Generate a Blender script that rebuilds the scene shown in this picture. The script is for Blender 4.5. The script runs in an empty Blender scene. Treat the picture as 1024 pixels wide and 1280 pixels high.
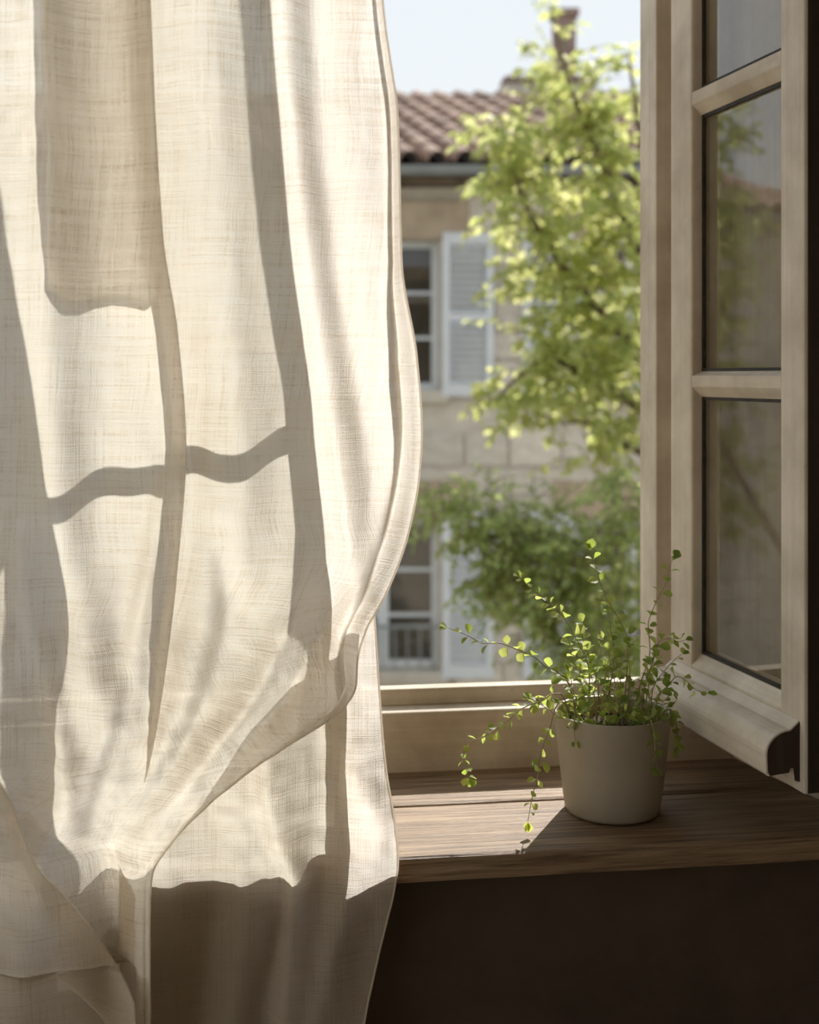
import bpy, bmesh, math, random
import numpy as np
from mathutils import Vector, Matrix, noise

random.seed(7)
rng = np.random.default_rng(11)
scene = bpy.context.scene
C = scene.collection

# ------------------------------------------------------------------ camera
FPX, PHI, EYE, VH = 1550.0, math.radians(7.9), 1.327, 470.0
SN, CS = math.sin(PHI), math.cos(PHI)
cam_d = bpy.data.cameras.new('camera')
cam = bpy.data.objects.new('camera', cam_d); C.objects.link(cam)
cam.location = (0, 0, EYE)
cam.rotation_euler = (math.pi/2, 0, -PHI)
cam_d.sensor_width = 36.0
cam_d.lens = FPX/1280*36.0
cam_d.shift_y = -(640-VH)/1280.0
cam_d.clip_start = 0.02
cam_d.dof.use_dof = True
cam_d.dof.focus_distance = 1.40
cam_d.dof.aperture_fstop = 4.4
scene.camera = cam

# ------------------------------------------------------------------ light
SUN_AZ, SUN_EL = math.radians(26.5), math.radians(38.0)      # azimuth from +Y towards +X
world = bpy.data.worlds.new('world'); scene.world = world
world.use_nodes = True
wn = world.node_tree.nodes; wl = world.node_tree.links
bg = wn['Background']
# hazy bright sky: pale at the horizon, softly bluer overhead, the same all the way round
wtc = wn.new('ShaderNodeTexCoord'); wsep = wn.new('ShaderNodeSeparateXYZ'); wr = wn.new('ShaderNodeValToRGB')
wl.new(wtc.outputs['Generated'], wsep.inputs['Vector']); wl.new(wsep.outputs['Z'], wr.inputs['Fac'])
wr.color_ramp.elements[0].position = 0.0; wr.color_ramp.elements[0].color = (0.75, 0.785, 0.81, 1)
wr.color_ramp.elements[1].position = 1.0; wr.color_ramp.elements[1].color = (0.62, 0.72, 0.84, 1)
we = wr.color_ramp.elements.new(0.3); we.color = (0.73, 0.775, 0.81, 1)
wl.new(wr.outputs['Color'], bg.inputs['Color'])
bg.inputs['Strength'].default_value = 1.0
sun_d = bpy.data.lights.new('sun', 'SUN')
sun_d.energy = 5.4; sun_d.angle = math.radians(0.6); sun_d.color = (1.0, 0.945, 0.87)
sun = bpy.data.objects.new('sun', sun_d); C.objects.link(sun)
SD = Vector((math.sin(SUN_AZ)*math.cos(SUN_EL), math.cos(SUN_AZ)*math.cos(SUN_EL), math.sin(SUN_EL)))
sun.rotation_euler = SD.to_track_quat('Z', 'Y').to_euler()
sun.location = (3, 6, 6)

scene.view_settings.view_transform = 'Standard'
scene.view_settings.look = 'None'
scene.view_settings.gamma = 1.0
scene.view_settings.use_curve_mapping = False
scene.view_settings.exposure = 0.25

# ------------------------------------------------------------------ helpers
def ray(u, v):
    a = (u-512)/FPX
    return SN+CS*a, CS-SN*a, (VH-v)/FPX
def at_y(u, v, y):
    d = ray(u, v); t = y/d[1]
    return Vector((d[0]*t, y, EYE+d[2]*t))
def at_depth(u, v, D):
    d = ray(u, v)
    return Vector((d[0]*D, d[1]*D, EYE+d[2]*D))

def tag(o, label=None, cat=None, group=None, kind=None):
    if label: o['label'] = label
    if cat: o['category'] = cat
    if group: o['group'] = group
    if kind: o['kind'] = kind
    return o
def empty(name, loc=(0, 0, 0), rz=0.0, parent=None):
    o = bpy.data.objects.new(name, None); C.objects.link(o)
    o.location = loc; o.rotation_euler = (0, 0, rz); o.empty_display_size = 0.05
    if parent: o.parent = parent
    return o
def mesh_obj(name, me, mat, parent=None, smooth=False, bevel=0.0, seg=2):
    o = bpy.data.objects.new(name, me); C.objects.link(o)
    if mat and not me.materials: me.materials.append(mat)
    if parent: o.parent = parent
    if smooth: me.polygons.foreach_set('use_smooth', [True]*len(me.polygons))
    if bevel:
        b = o.modifiers.new('bevel', 'BEVEL'); b.width = bevel; b.segments = seg
        b.limit_method = 'ANGLE'; b.angle_limit = math.radians(40)
    return o
class MB:
    def __init__(self): self.v = []; self.f = []
    def box(self, x0, x1, y0, y1, z0, z1):
        n = len(self.v)
        self.v += [(x0,y0,z0),(x1,y0,z0),(x1,y1,z0),(x0,y1,z0),(x0,y0,z1),(x1,y0,z1),(x1,y1,z1),(x0,y1,z1)]
        self.f += [tuple(n+i for i in q) for q in ((0,3,2,1),(4,5,6,7),(0,1,5,4),(1,2,6,5),(2,3,7,6),(3,0,4,7))]
        return self
    def prism(self, prof, a0, a1, axis='x'):
        """prof: closed list of 2-D points, extruded along axis."""
        n = len(self.v); k = len(prof)
        for a in (a0, a1):
            for p, q in prof:
                self.v.append({'x': (a, p, q), 'y': (p, a, q), 'z': (p, q, a)}[axis])
        self.f.append(tuple(n+i for i in range(k))[::-1]); self.f.append(tuple(n+k+i for i in range(k)))
        for i in range(k):
            j = (i+1) % k
            self.f.append((n+i, n+j, n+k+j, n+k+i))
        return self
    def tube(self, pts, rad, sides=6, cap=True):
        pts = [Vector(p) for p in pts]; n0 = len(self.v)
        if not hasattr(rad, '__len__'): rad = [rad]*len(pts)
        ref = None
        for i, p in enumerate(pts):
            t = (pts[min(i+1, len(pts)-1)]-pts[max(i-1, 0)]).normalized()
            if ref is None: ref = t.orthogonal().normalized()
            a = (ref-t*ref.dot(t)).normalized(); b = t.cross(a); ref = a
            for k in range(sides):
                w = 2*math.pi*k/sides
                self.v.append(tuple(p+(a*math.cos(w)+b*math.sin(w))*rad[i]))
        for i in range(len(pts)-1):
            for k in range(sides):
                k2 = (k+1) % sides
                self.f.append((n0+i*sides+k, n0+i*sides+k2, n0+(i+1)*sides+k2, n0+(i+1)*sides+k))
        if cap:
            self.f.append(tuple(n0+k for k in range(sides))[::-1])
            self.f.append(tuple(n0+(len(pts)-1)*sides+k for k in range(sides)))
        return self
    def lathe(self, prof, sides=64, cx=0, cy=0):
        n0 = len(self.v)
        for r, z in prof:
            for k in range(sides):
                w = 2*math.pi*k/sides
                self.v.append((cx+r*math.cos(w), cy+r*math.sin(w), z))
        for i in range(len(prof)-1):
            for k in range(sides):
                k2 = (k+1) % sides
                self.f.append((n0+i*sides+k, n0+i*sides+k2, n0+(i+1)*sides+k2, n0+(i+1)*sides+k))
        self.f.append(tuple(n0+k for k in range(sides))[::-1])
        self.f.append(tuple(n0+(len(prof)-1)*sides+k for k in range(sides)))
        return self
    def mesh(self, name, fix=True):
        me = bpy.data.meshes.new(name); me.from_pydata(self.v, [], self.f)
        if fix:
            bm = bmesh.new(); bm.from_mesh(me); bmesh.ops.recalc_face_normals(bm, faces=bm.faces); bm.to_mesh(me); bm.free()
        me.update(); return me
    def build(self, name, mat, parent=None, smooth=False, bevel=0.0, seg=2):
        return mesh_obj(name, self.mesh(name), mat, parent, smooth, bevel, seg)

# ------------------------------------------------------------------ materials
def new_mat(name):
    m = bpy.data.materials.new(name); m.use_nodes = True
    nt = m.node_tree; nt.nodes.clear()
    out = nt.nodes.new('ShaderNodeOutputMaterial')
    return m, nt, out
def N(nt, t, **kw):
    n = nt.nodes.new(t)
    for k, v in kw.items():
        if k in n.inputs: n.inputs[k].default_value = v
        else: setattr(n, k, v)
    return n
def ramp(nt, src, stops, interp='LINEAR'):
    r = nt.nodes.new('ShaderNodeValToRGB'); r.color_ramp.interpolation = interp
    while len(r.color_ramp.elements) < len(stops): r.color_ramp.elements.new(0.5)
    for e, (p, c) in zip(r.color_ramp.elements, stops):
        e.position = p; e.color = (*c, 1) if len(c) == 3 else c
    nt.links.new(src, r.inputs['Fac']); return r
def coords(nt, kind='Object', scale=(1, 1, 1)):
    tc = nt.nodes.new('ShaderNodeTexCoord'); mp = nt.nodes.new('ShaderNodeMapping')
    mp.inputs['Scale'].default_value = scale
    nt.links.new(tc.outputs[kind], mp.inputs['Vector']); return mp.outputs['Vector']
def noise_tex(nt, vec, scale, detail=4, rough=0.55, dist=0.0):
    n = N(nt, 'ShaderNodeTexNoise', Scale=scale, Detail=detail, Roughness=rough, Distortion=dist)
    nt.links.new(vec, n.inputs['Vector']); return n.outputs['Fac']
def surface(name, c1, c2, scale=(6, 6, 6), nscale=1.0, rough=0.7, bump=0.15, bdist=0.002, detail=6, spec=0.3, dist=0.0, obj_var=0.0, lo=0.3, hi=0.7):
    m, nt, out = new_mat(name)
    p = N(nt, 'ShaderNodeBsdfPrincipled', Roughness=rough); p.inputs['Specular IOR Level'].default_value = spec
    vec = coords(nt, 'Object', scale)
    f = noise_tex(nt, vec, nscale, detail, 0.6, dist)
    r = ramp(nt, f, [(lo, c1), (hi, c2)])
    col = r.outputs['Color']
    if obj_var:
        oi = nt.nodes.new('ShaderNodeObjectInfo')
        mr = N(nt, 'ShaderNodeMapRange'); mr.inputs['To Min'].default_value = 1-obj_var; mr.inputs['To Max'].default_value = 1+obj_var
        nt.links.new(oi.outputs['Random'], mr.inputs['Value'])
        h = N(nt, 'ShaderNodeHueSaturation'); nt.links.new(mr.outputs[0], h.inputs['Value']); nt.links.new(col, h.inputs['Color'])
        col = h.outputs['Color']
    nt.links.new(col, p.inputs['Base Color'])
    if bump:
        b = N(nt, 'ShaderNodeBump', Strength=bump, Distance=bdist)
        nt.links.new(f, b.inputs['Height']); nt.links.new(b.outputs['Normal'], p.inputs['Normal'])
    nt.links.new(p.outputs[0], out.inputs['Surface'])
    return m
def paint_mat(name, base, grime, axis_scale):
    """old painted wood: brush grain along one axis, soft grime, small chips"""
    m, nt, out = new_mat(name)
    p = N(nt, 'ShaderNodeBsdfPrincipled', Roughness=0.48); p.inputs['Specular IOR Level'].default_value = 0.35
    v1 = coords(nt, 'Object', axis_scale); grain = noise_tex(nt, v1, 1.0, 5, 0.6)
    v2 = coords(nt, 'Object', (1, 1, 1)); cloud = noise_tex(nt, v2, 9.0, 5, 0.6)
    chip = noise_tex(nt, v2, 60.0, 6, 0.7)
    r1 = ramp(nt, cloud, [(0.32, grime), (0.62, base)])
    mx = N(nt, 'ShaderNodeMix', data_type='RGBA', blend_type='MULTIPLY'); mx.inputs[0].default_value = 0.35
    r2 = ramp(nt, grain, [(0.3, (0.6, 0.56, 0.5)), (0.65, (1, 1, 1))])
    nt.links.new(r1.outputs[0], mx.inputs[6]); nt.links.new(r2.outputs[0], mx.inputs[7])
    r3 = ramp(nt, chip, [(0.66, (0, 0, 0)), (0.72, (1, 1, 1))])
    mx2 = N(nt, 'ShaderNodeMix', data_type='RGBA')
    mul = N(nt, 'ShaderNodeMath', operation='MULTIPLY'); mul.inputs[1].default_value = 0.45
    nt.links.new(r3.outputs[0], mul.inputs[0]); nt.links.new(mul.outputs[0], mx2.inputs[0])
    nt.links.new(mx.outputs[2], mx2.inputs[6]); mx2.inputs[7].default_value = (*[g*0.55 for g in grime], 1)
    nt.links.new(mx2.outputs[2], p.inputs['Base Color'])
    b = N(nt, 'ShaderNodeBump', Strength=0.35, Distance=0.0012)
    nt.links.new(grain, b.inputs['Height']); nt.links.new(b.outputs['Normal'], p.inputs['Normal'])
    nt.links.new(p.outputs[0], out.inputs['Surface'])
    return m
M = {}
M['paint_v'] = paint_mat('cream_paint_upright', (0.72, 0.635, 0.51), (0.50, 0.42, 0.32), (90, 90, 2.5))
M['paint_h'] = paint_mat('cream_paint_level', (0.72, 0.635, 0.51), (0.48, 0.40, 0.30), (2.5, 90, 90))

def wood_mat(name):
    m, nt, out = new_mat(name)
    p = N(nt, 'ShaderNodeBsdfPrincipled', Roughness=0.5); p.inputs['Specular IOR Level'].default_value = 0.4
    v1 = coords(nt, 'Object', (2.6, 60, 60)); g = noise_tex(nt, v1, 1.6, 10, 0.72, 0.8)
    v3 = coords(nt, 'Object', (7, 210, 210)); g2 = noise_tex(nt, v3, 1.0, 6, 0.6, 0.2)
    v2 = coords(nt, 'Object', (3, 9, 9)); cl = noise_tex(nt, v2, 1.0, 4, 0.6)
    r = ramp(nt, g, [(0.27, (0.05, 0.028, 0.014)), (0.40, (0.22, 0.140, 0.078)), (0.55, (0.35, 0.245, 0.145)), (0.75, (0.52, 0.40, 0.265))])
    r2 = ramp(nt, g2, [(0.34, (0.34, 0.30, 0.27)), (0.52, (1, 1, 1))])
    r3 = ramp(nt, cl, [(0.3, (0.72, 0.70, 0.68)), (0.7, (1.15, 1.12, 1.08))])
    a = N(nt, 'ShaderNodeMix', data_type='RGBA', blend_type='MULTIPLY'); a.inputs[0].default_value = 0.8
    nt.links.new(r.outputs[0], a.inputs[6]); nt.links.new(r2.outputs[0], a.inputs[7])
    b_ = N(nt, 'ShaderNodeMix', data_type='RGBA', blend_type='MULTIPLY'); b_.inputs[0].default_value = 1.0
    nt.links.new(a.outputs[2], b_.inputs[6]); nt.links.new(r3.outputs[0], b_.inputs[7])
    nt.links.new(b_.outputs[2], p.inputs['Base Color'])
    ad = N(nt, 'ShaderNodeMath', operation='ADD'); nt.links.new(g, ad.inputs[0]); nt.links.new(g2, ad.inputs[1])
    b = N(nt, 'ShaderNodeBump', Strength=0.7, Distance=0.003)
    nt.links.new(ad.outputs[0], b.inputs['Height']); nt.links.new(b.outputs['Normal'], p.inputs['Normal'])
    nt.links.new(p.outputs[0], out.inputs['Surface'])
    return m
M['wood'] = wood_mat('worn_oak')

def linen_mat(name):
    m, nt, out = new_mat(name)
    wp = noise_tex(nt, coords(nt, 'UV', (900, 14, 1)), 1.0, 3, 0.6)
    wf = noise_tex(nt, coords(nt, 'UV', (14, 900, 1)), 1.0, 3, 0.6)
    slub = noise_tex(nt, coords(nt, 'UV', (6, 260, 1)), 1.0, 3, 0.6)
    slub2 = noise_tex(nt, coords(nt, 'UV', (260, 5, 1)), 1.0, 3, 0.6)
    s1 = N(nt, 'ShaderNodeMath', operation='ADD'); nt.links.new(wp, s1.inputs[0]); nt.links.new(wf, s1.inputs[1])
    s2 = N(nt, 'ShaderNodeMath', operation='ADD'); nt.links.new(slub, s2.inputs[0]); nt.links.new(slub2, s2.inputs[1])
    s3 = N(nt, 'ShaderNodeMath', operation='MULTIPLY_ADD'); s3.inputs[1].default_value = 0.6
    nt.links.new(s2.outputs[0], s3.inputs[0]); nt.links.new(s1.outputs[0], s3.inputs[2])   # around 1.6
    tr = ramp(nt, None or s3.outputs[0], [(0.0, (0, 0, 0)), (1, (1, 1, 1))])
    mr = N(nt, 'ShaderNodeMapRange'); mr.inputs['From Min'].default_value = 1.36; mr.inputs['From Max'].default_value = 1.86
    nt.links.new(s3.outputs[0], mr.inputs['Value'])
    colt = ramp(nt, mr.outputs[0], [(0.0, (1.0, 0.985, 0.95)), (0.55, (0.93, 0.895, 0.83)), (1.0, (0.74, 0.67, 0.57))])
    cold = ramp(nt, mr.outputs[0], [(0.0, (0.88, 0.76, 0.58)), (0.6, (0.84, 0.72, 0.55)), (1.0, (0.66, 0.55, 0.41))])
    nt.nodes.remove(tr)
    dif = nt.nodes.new('ShaderNodeBsdfDiffuse'); tl = nt.nodes.new('ShaderNodeBsdfTranslucent'); tp = nt.nodes.new('ShaderNodeBsdfTransparent')
    nt.links.new(cold.outputs[0], dif.inputs['Color']); nt.links.new(colt.outputs[0], tl.inputs['Color'])
    b = N(nt, 'ShaderNodeBump', Strength=0.45, Distance=0.0012)
    nt.links.new(mr.outputs[0], b.inputs['Height'])
    nt.links.new(b.outputs['Normal'], dif.inputs['Normal']); nt.links.new(b.outputs['Normal'], tl.inputs['Normal'])
    mx = nt.nodes.new('ShaderNodeMixShader'); mx.inputs[0].default_value = 0.57
    nt.links.new(dif.outputs[0], mx.inputs[1]); nt.links.new(tl.outputs[0], mx.inputs[2])
    mt = N(nt, 'ShaderNodeMapRange'); mt.inputs['To Min'].default_value = 0.17; mt.inputs['To Max'].default_value = 0.02
    nt.links.new(mr.outputs[0], mt.inputs['Value'])
    m2 = nt.nodes.new('ShaderNodeMixShader'); nt.links.new(mt.outputs[0], m2.inputs[0])
    nt.links.new(mx.outputs[0], m2.inputs[1]); nt.links.new(tp.outputs[0], m2.inputs[2])
    nt.links.new(m2.outputs[0], out.inputs['Surface'])
    return m
M['linen'] = linen_mat('sheer_linen')

def leaf_mat(name, c_lo, c_hi, t_lo, t_hi, attr=None, tfac=0.5):
    m, nt, out = new_mat(name)
    if attr:
        a = nt.nodes.new('ShaderNodeAttribute'); a.attribute_name = attr; src = a.outputs['Fac']
    else:
        a = nt.nodes.new('ShaderNodeObjectInfo'); src = a.outputs['Random']
    cd = ramp(nt, src, [(0, c_lo), (1, c_hi)]); ct = ramp(nt, src, [(0, t_lo), (1, t_hi)])
    p = N(nt, 'ShaderNodeBsdfPrincipled', Roughness=0.5); p.inputs['Specular IOR Level'].default_value = 0.3
    tl = nt.nodes.new('ShaderNodeBsdfTranslucent')
    nt.links.new(cd.outputs[0], p.inputs['Base Color']); nt.links.new(ct.outputs[0], tl.inputs['Color'])
    mx = nt.nodes.new('ShaderNodeMixShader'); mx.inputs[0].default_value = tfac
    nt.links.new(p.outputs[0], mx.inputs[1]); nt.links.new(tl.outputs[0], mx.inputs[2])
    nt.links.new(mx.outputs[0], out.inputs['Surface'])
    return m
M['herb_leaf'] = leaf_mat('herb_leaf', (0.10, 0.17, 0.04), (0.17, 0.25, 0.06), (0.46, 0.60, 0.10), (0.78, 0.82, 0.24), tfac=.6)
M['tree_leaf'] = leaf_mat('tree_leaf', (0.22, 0.28, 0.09), (0.32, 0.36, 0.14), (0.66, 0.73, 0.24), (0.95, 0.92, 0.46), attr='tone', tfac=.6)
M['tree_leaf_single'] = leaf_mat('tree_leaf_single', (0.22, 0.28, 0.09), (0.32, 0.36, 0.14), (0.66, 0.73, 0.24), (0.95, 0.92, 0.46), tfac=.6)
M['shrub_leaf'] = leaf_mat('shrub_leaf', (0.15, 0.22, 0.08), (0.26, 0.33, 0.13), (0.56, 0.68, 0.20), (0.92, 0.92, 0.42), attr='tone')
M['shrub_leaf_single'] = leaf_mat('shrub_leaf_single', (0.15, 0.22, 0.08), (0.26, 0.33, 0.13), (0.56, 0.68, 0.20), (0.92, 0.92, 0.42))

def glass_mat(name, dirt=0.05):
    m, nt, out = new_mat(name)
    tp = nt.nodes.new('ShaderNodeBsdfTransparent'); tp.inputs[0].default_value = (0.93, 0.93, 0.90, 1)
    gl = nt.nodes.new('ShaderNodeBsdfGlossy'); gl.inputs['Roughness'].default_value = 0.01
    fr = N(nt, 'ShaderNodeFresnel', IOR=1.52)
    ge = nt.nodes.new('ShaderNodeNewGeometry')          # thin pane: only the entering surface mirrors
    iv = N(nt, 'ShaderNodeMath', operation='SUBTRACT'); iv.inputs[0].default_value = 1.0
    nt.links.new(ge.outputs['Backfacing'], iv.inputs[1])
    fm = N(nt, 'ShaderNodeMath', operation='MULTIPLY'); nt.links.new(iv.outputs[0], fm.inputs[0]); nt.links.new(fr.outputs[0], fm.inputs[1])
    f2 = N(nt, 'ShaderNodeMath', operation='MULTIPLY', use_clamp=True); f2.inputs[1].default_value = 2.1
    nt.links.new(fm.outputs[0], f2.inputs[0])
    mx = nt.nodes.new('ShaderNodeMixShader'); nt.links.new(f2.outputs[0], mx.inputs[0])
    nt.links.new(tp.outputs[0], mx.inputs[1]); nt.links.new(gl.outputs[0], mx.inputs[2])
    df = nt.nodes.new('ShaderNodeBsdfDiffuse'); df.inputs[0].default_value = (0.6, 0.55, 0.45, 1)
    nz = noise_tex(nt, coords(nt, 'Object', (1, 1, 1)), 14, 5, 0.65)
    mr = N(nt, 'ShaderNodeMapRange'); mr.inputs['From Min'].default_value = 0.35; mr.inputs['From Max'].default_value = 0.8
    mr.inputs['To Min'].default_value = dirt*0.2; mr.inputs['To Max'].default_value = dirt*1.2
    nt.links.new(nz, mr.inputs['Value'])
    m2 = nt.nodes.new('ShaderNodeMixShader'); nt.links.new(mr.outputs[0], m2.inputs[0])
    nt.links.new(mx.outputs[0], m2.inputs[1]); nt.links.new(df.outputs[0], m2.inputs[2])
    nt.links.new(m2.outputs[0], out.inputs['Surface'])
    return m
M['glass'] = glass_mat('old_glass')
M['putty'] = surface('dark_putty', (0.02, 0.018, 0.015), (0.05, 0.04, 0.03), (40, 40, 40), rough=0.6)
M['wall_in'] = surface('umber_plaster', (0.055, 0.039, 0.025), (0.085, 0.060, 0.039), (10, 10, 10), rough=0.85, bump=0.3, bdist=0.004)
M['room'] = surface('room_plaster', (0.86, 0.71, 0.51), (0.90, 0.75, 0.55), (3, 3, 3), rough=0.9)
M['sash_end_shade'] = surface('painted_end_shade', (0.035, 0.024, 0.016), (0.075, 0.052, 0.034), (60, 60, 4), rough=0.8)  # dark brown standing in for shade on the sash ends
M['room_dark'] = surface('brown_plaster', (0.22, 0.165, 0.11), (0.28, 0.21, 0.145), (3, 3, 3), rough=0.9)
M['floor'] = surface('floor_boards', (0.54, 0.42, 0.28), (0.66, 0.53, 0.37), (2, 20, 20), rough=0.5)
M['stone_out'] = surface('facade_render', (0.50, 0.44, 0.36), (0.62, 0.56, 0.47), (3, 3, 3), rough=0.9)
M['pot'] = surface('stoneware', (0.34, 0.295, 0.22), (0.40, 0.35, 0.265), (14, 14, 14), rough=0.42, bump=0.06, bdist=0.001, spec=0.4)
M['soil'] = surface('potting_soil', (0.02, 0.014, 0.009), (0.07, 0.045, 0.028), (120, 120, 120), rough=0.95, bump=0.9, bdist=0.004)
M['stem'] = surface('herb_stem', (0.34, 0.24, 0.14), (0.40, 0.36, 0.17), (60, 60, 60), rough=0.6, bump=0)
M['stone'] = surface('limestone', (0.50, 0.45, 0.38), (0.68, 0.63, 0.55), (5, 5, 5), rough=0.9, bump=0.5, bdist=0.02, obj_var=0.13)
M['lintel'] = surface('ochre_stone', (0.36, 0.28, 0.20), (0.52, 0.42, 0.31), (5, 5, 5), rough=0.9, bump=0.5, bdist=0.02)
M['mortar'] = surface('lime_mortar', (0.50, 0.45, 0.38), (0.62, 0.57, 0.49), (6, 6, 6), rough=0.95)
M['shutter'] = surface('blue_white_paint', (0.60, 0.63, 0.66), (0.70, 0.72, 0.74), (6, 6, 6), rough=0.6, bump=0)
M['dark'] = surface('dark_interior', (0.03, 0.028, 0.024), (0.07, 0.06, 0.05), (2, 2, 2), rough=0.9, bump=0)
M['zinc'] = surface('zinc_gutter', (0.20, 0.22, 0.22), (0.30, 0.31, 0.31), (5, 5, 5), rough=0.5, bump=0)
M['tile'] = surface('clay_tile', (0.20, 0.125, 0.09), (0.40, 0.27, 0.205), (4, 4, 4), rough=0.85, obj_var=0.28)
M['roof_deck'] = surface('roof_deck', (0.05, 0.035, 0.028), (0.10, 0.07, 0.055), (4, 4, 4), rough=0.9)
M['brick'] = surface('chimney_brick', (0.22, 0.15, 0.12), (0.36, 0.27, 0.22), (9, 9, 9), rough=0.9, obj_var=0.15)
M['bark'] = surface('bark', (0.08, 0.06, 0.04), (0.20, 0.15, 0.10), (12, 12, 3), rough=0.9)
M['ground'] = surface('pale_gravel', (0.34, 0.30, 0.22), (0.48, 0.44, 0.35), (1, 1, 1), rough=0.95)

# ------------------------------------------------------------------ room shell
ZS = 0.80                                   # top of the window sill
YI, YO = 1.362, 1.74                        # inner and outer face of the window wall
OX0, OX1, OZ1 = -1.05, 0.69, 2.56           # masonry opening
RX0, RX1, RY0, RZ1 = -1.4, 1.7, -1.6, 2.85
def struct(name, mb, mat, **kw): return tag(mb.build(name, mat, **kw), kind='structure')
wall = MB()
wall.prism([(RX0-.2, YI), (OX0-.06, YI), (OX0, YO-.08), (OX0, YO), (RX0-.2, YO)], 0, OZ1, 'z')
wall.prism([(OX1+.06, YI), (RX1+.2, YI), (RX1+.2, YO), (OX1, YO), (OX1, YO-.08)], 0, OZ1, 'z')
wall.box(OX0-.06, OX1+.06, YI, YO, 0, ZS-.03)
wall.box(RX0-.2, RX1+.2, YI, YO, OZ1, RZ1)
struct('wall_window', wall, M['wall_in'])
LY0, LY1, LZ0, LZ1 = -1.4, 1.15, .08, 2.6  # opening added in the unseen left wall for fill light
struct('wall_left', MB().box(RX0-.2, RX0, RY0-.2, LY0, 0, RZ1).box(RX0-.2, RX0, LY1, YI, 0, RZ1)
       .box(RX0-.2, RX0, LY0, LY1, 0, LZ0).box(RX0-.2, RX0, LY0, LY1, LZ1, RZ1), M['room'])
fill_win = tag(empty('fill_window', (RX0-.1, 0, 0)), kind='structure')      # unseen window added on the left to bring in fill light
for y in (LY0+.03, (LY0+LY1)/2, LY1-.03): MB().box(-.03, .03, y-.03, y+.03, LZ0, LZ1).build('stile', M['paint_v'], fill_win)
for z in (LZ0+.03, 1.6, LZ1-.03): MB().box(-.028, .028, LY0, LY1, z-.025, z+.025).build('rail', M['paint_h'], fill_win)
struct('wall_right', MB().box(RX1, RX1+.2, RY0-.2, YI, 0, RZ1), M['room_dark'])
struct('wall_back', MB().box(RX0, RX1, RY0-.2, RY0, 0, RZ1), M['room'])
struct('floor', MB().box(RX0-.2, RX1+.2, RY0-.2, YO, -.2, 0), M['floor'])
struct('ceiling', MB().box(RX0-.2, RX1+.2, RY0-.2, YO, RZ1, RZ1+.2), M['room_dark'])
struct('wall_exterior', MB().box(RX0-3, RX0-.2, YO-.3, YO, -2.6, 4.2).box(RX1+.2, RX1+3, YO-.3, YO, -2.6, 4.2)
       .box(RX0-.2, RX1+.2, YO-.3, YO, -2.6, -.2), M['stone_out'])

# ------------------------------------------------------------------ fixed window frame and sill
win = tag(empty('window_1', (0, 0, 0)), kind='structure')
JX0, JX1 = -0.94, 0.579                     # clear opening between the stops
SY = 1.668                                  # inner face of the stop
BZ = ZS+0.080                               # top of the bottom board
MB().box(OX0, OX1, 1.634, 1.72, ZS-.02, BZ).build('bottom_rail', M['paint_h'], win, bevel=.003)
MB().prism([(SY, BZ), (1.738, BZ), (1.738, BZ+.010), (SY+.006, BZ+.0225), (SY, BZ+.0225)], JX0-.03, JX1+.03).build('threshold_bead', M['paint_h'], win, bevel=.0015)
for sx, x in ((1, JX1), (-1, JX0)):
    a, b = sorted((x, x+sx*.03)); MB().box(a, b, SY, 1.738, BZ, OZ1-.05).build('stop_bead', M['paint_v'], win, bevel=.002)
    a, b = sorted((x+sx*.024, x+sx*.114)); MB().box(a, b, 1.634, 1.735, BZ-.01, OZ1).build('jamb', M['paint_v'], win, bevel=.003)
MB().box(-.150, -.098, 1.634, 1.735, BZ-.01, OZ1-.05).build('mullion', M['paint_v'], win, bevel=.003)
MB().box(OX0, OX1, 1.634, 1.735, OZ1-.06, OZ1).build('head_rail', M['paint_h'], win, bevel=.003)
for n_, (xa, xb) in enumerate(((OX0, OX0-.06), (OX1, OX1+.06)), 1):        # painted lining boards of the splayed reveals
    t_ = .012 if n_ == 1 else -.012
    struct('trim_%d' % n_, MB().prism([(xa, 1.634), (xb, YI), (xb+t_, YI), (xa+t_, 1.634)], ZS, OZ1, 'z'), M['paint_v'])
# sill boards, a little worn: each a plank of its own with a slightly uneven nose
def plank(name, x0, x1, y0, y1, z0, z1, seed, nose):
    nx = 60; mb = MB(); prof = []
    k = .006
    prof = [(y0, z0+.002), (y0, z1-k), (y0+k*.35, z1-k*.35), (y0+k, z1), (y1-.002, z1), (y1, z1-.002), (y1, z0)]
    for i in range(nx+1):
        x = x0+(x1-x0)*i/nx
        for j, (y, z) in enumerate(prof):
            w = noise.noise((x*9, seed, j*.3))*nose if j < 4 else 0
            w2 = noise.noise((x*3, seed+5, y*8))*.0008
            mb.v.append((x, y+w, z+w2))
    K = len(prof)
    for i in range(nx):
        for j in range(K):
            j2 = (j+1) % K
            mb.f.append((i*K+j, i*K+j2, (i+1)*K+j2, (i+1)*K+j))
    mb.f.append(tuple(range(K))); mb.f.append(tuple(nx*K+j for j in range(K))[::-1])
    return mb.build(name, M['wood'], win)
plank('sill_plank', -1.2, .86, 1.340, 1.5015, ZS-.028, ZS, 3.1, .0022)
plank('sill_plank', OX0-.03, OX1+.045, 1.5095, 1.634, ZS-.028, ZS, 8.7, .0008)

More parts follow.
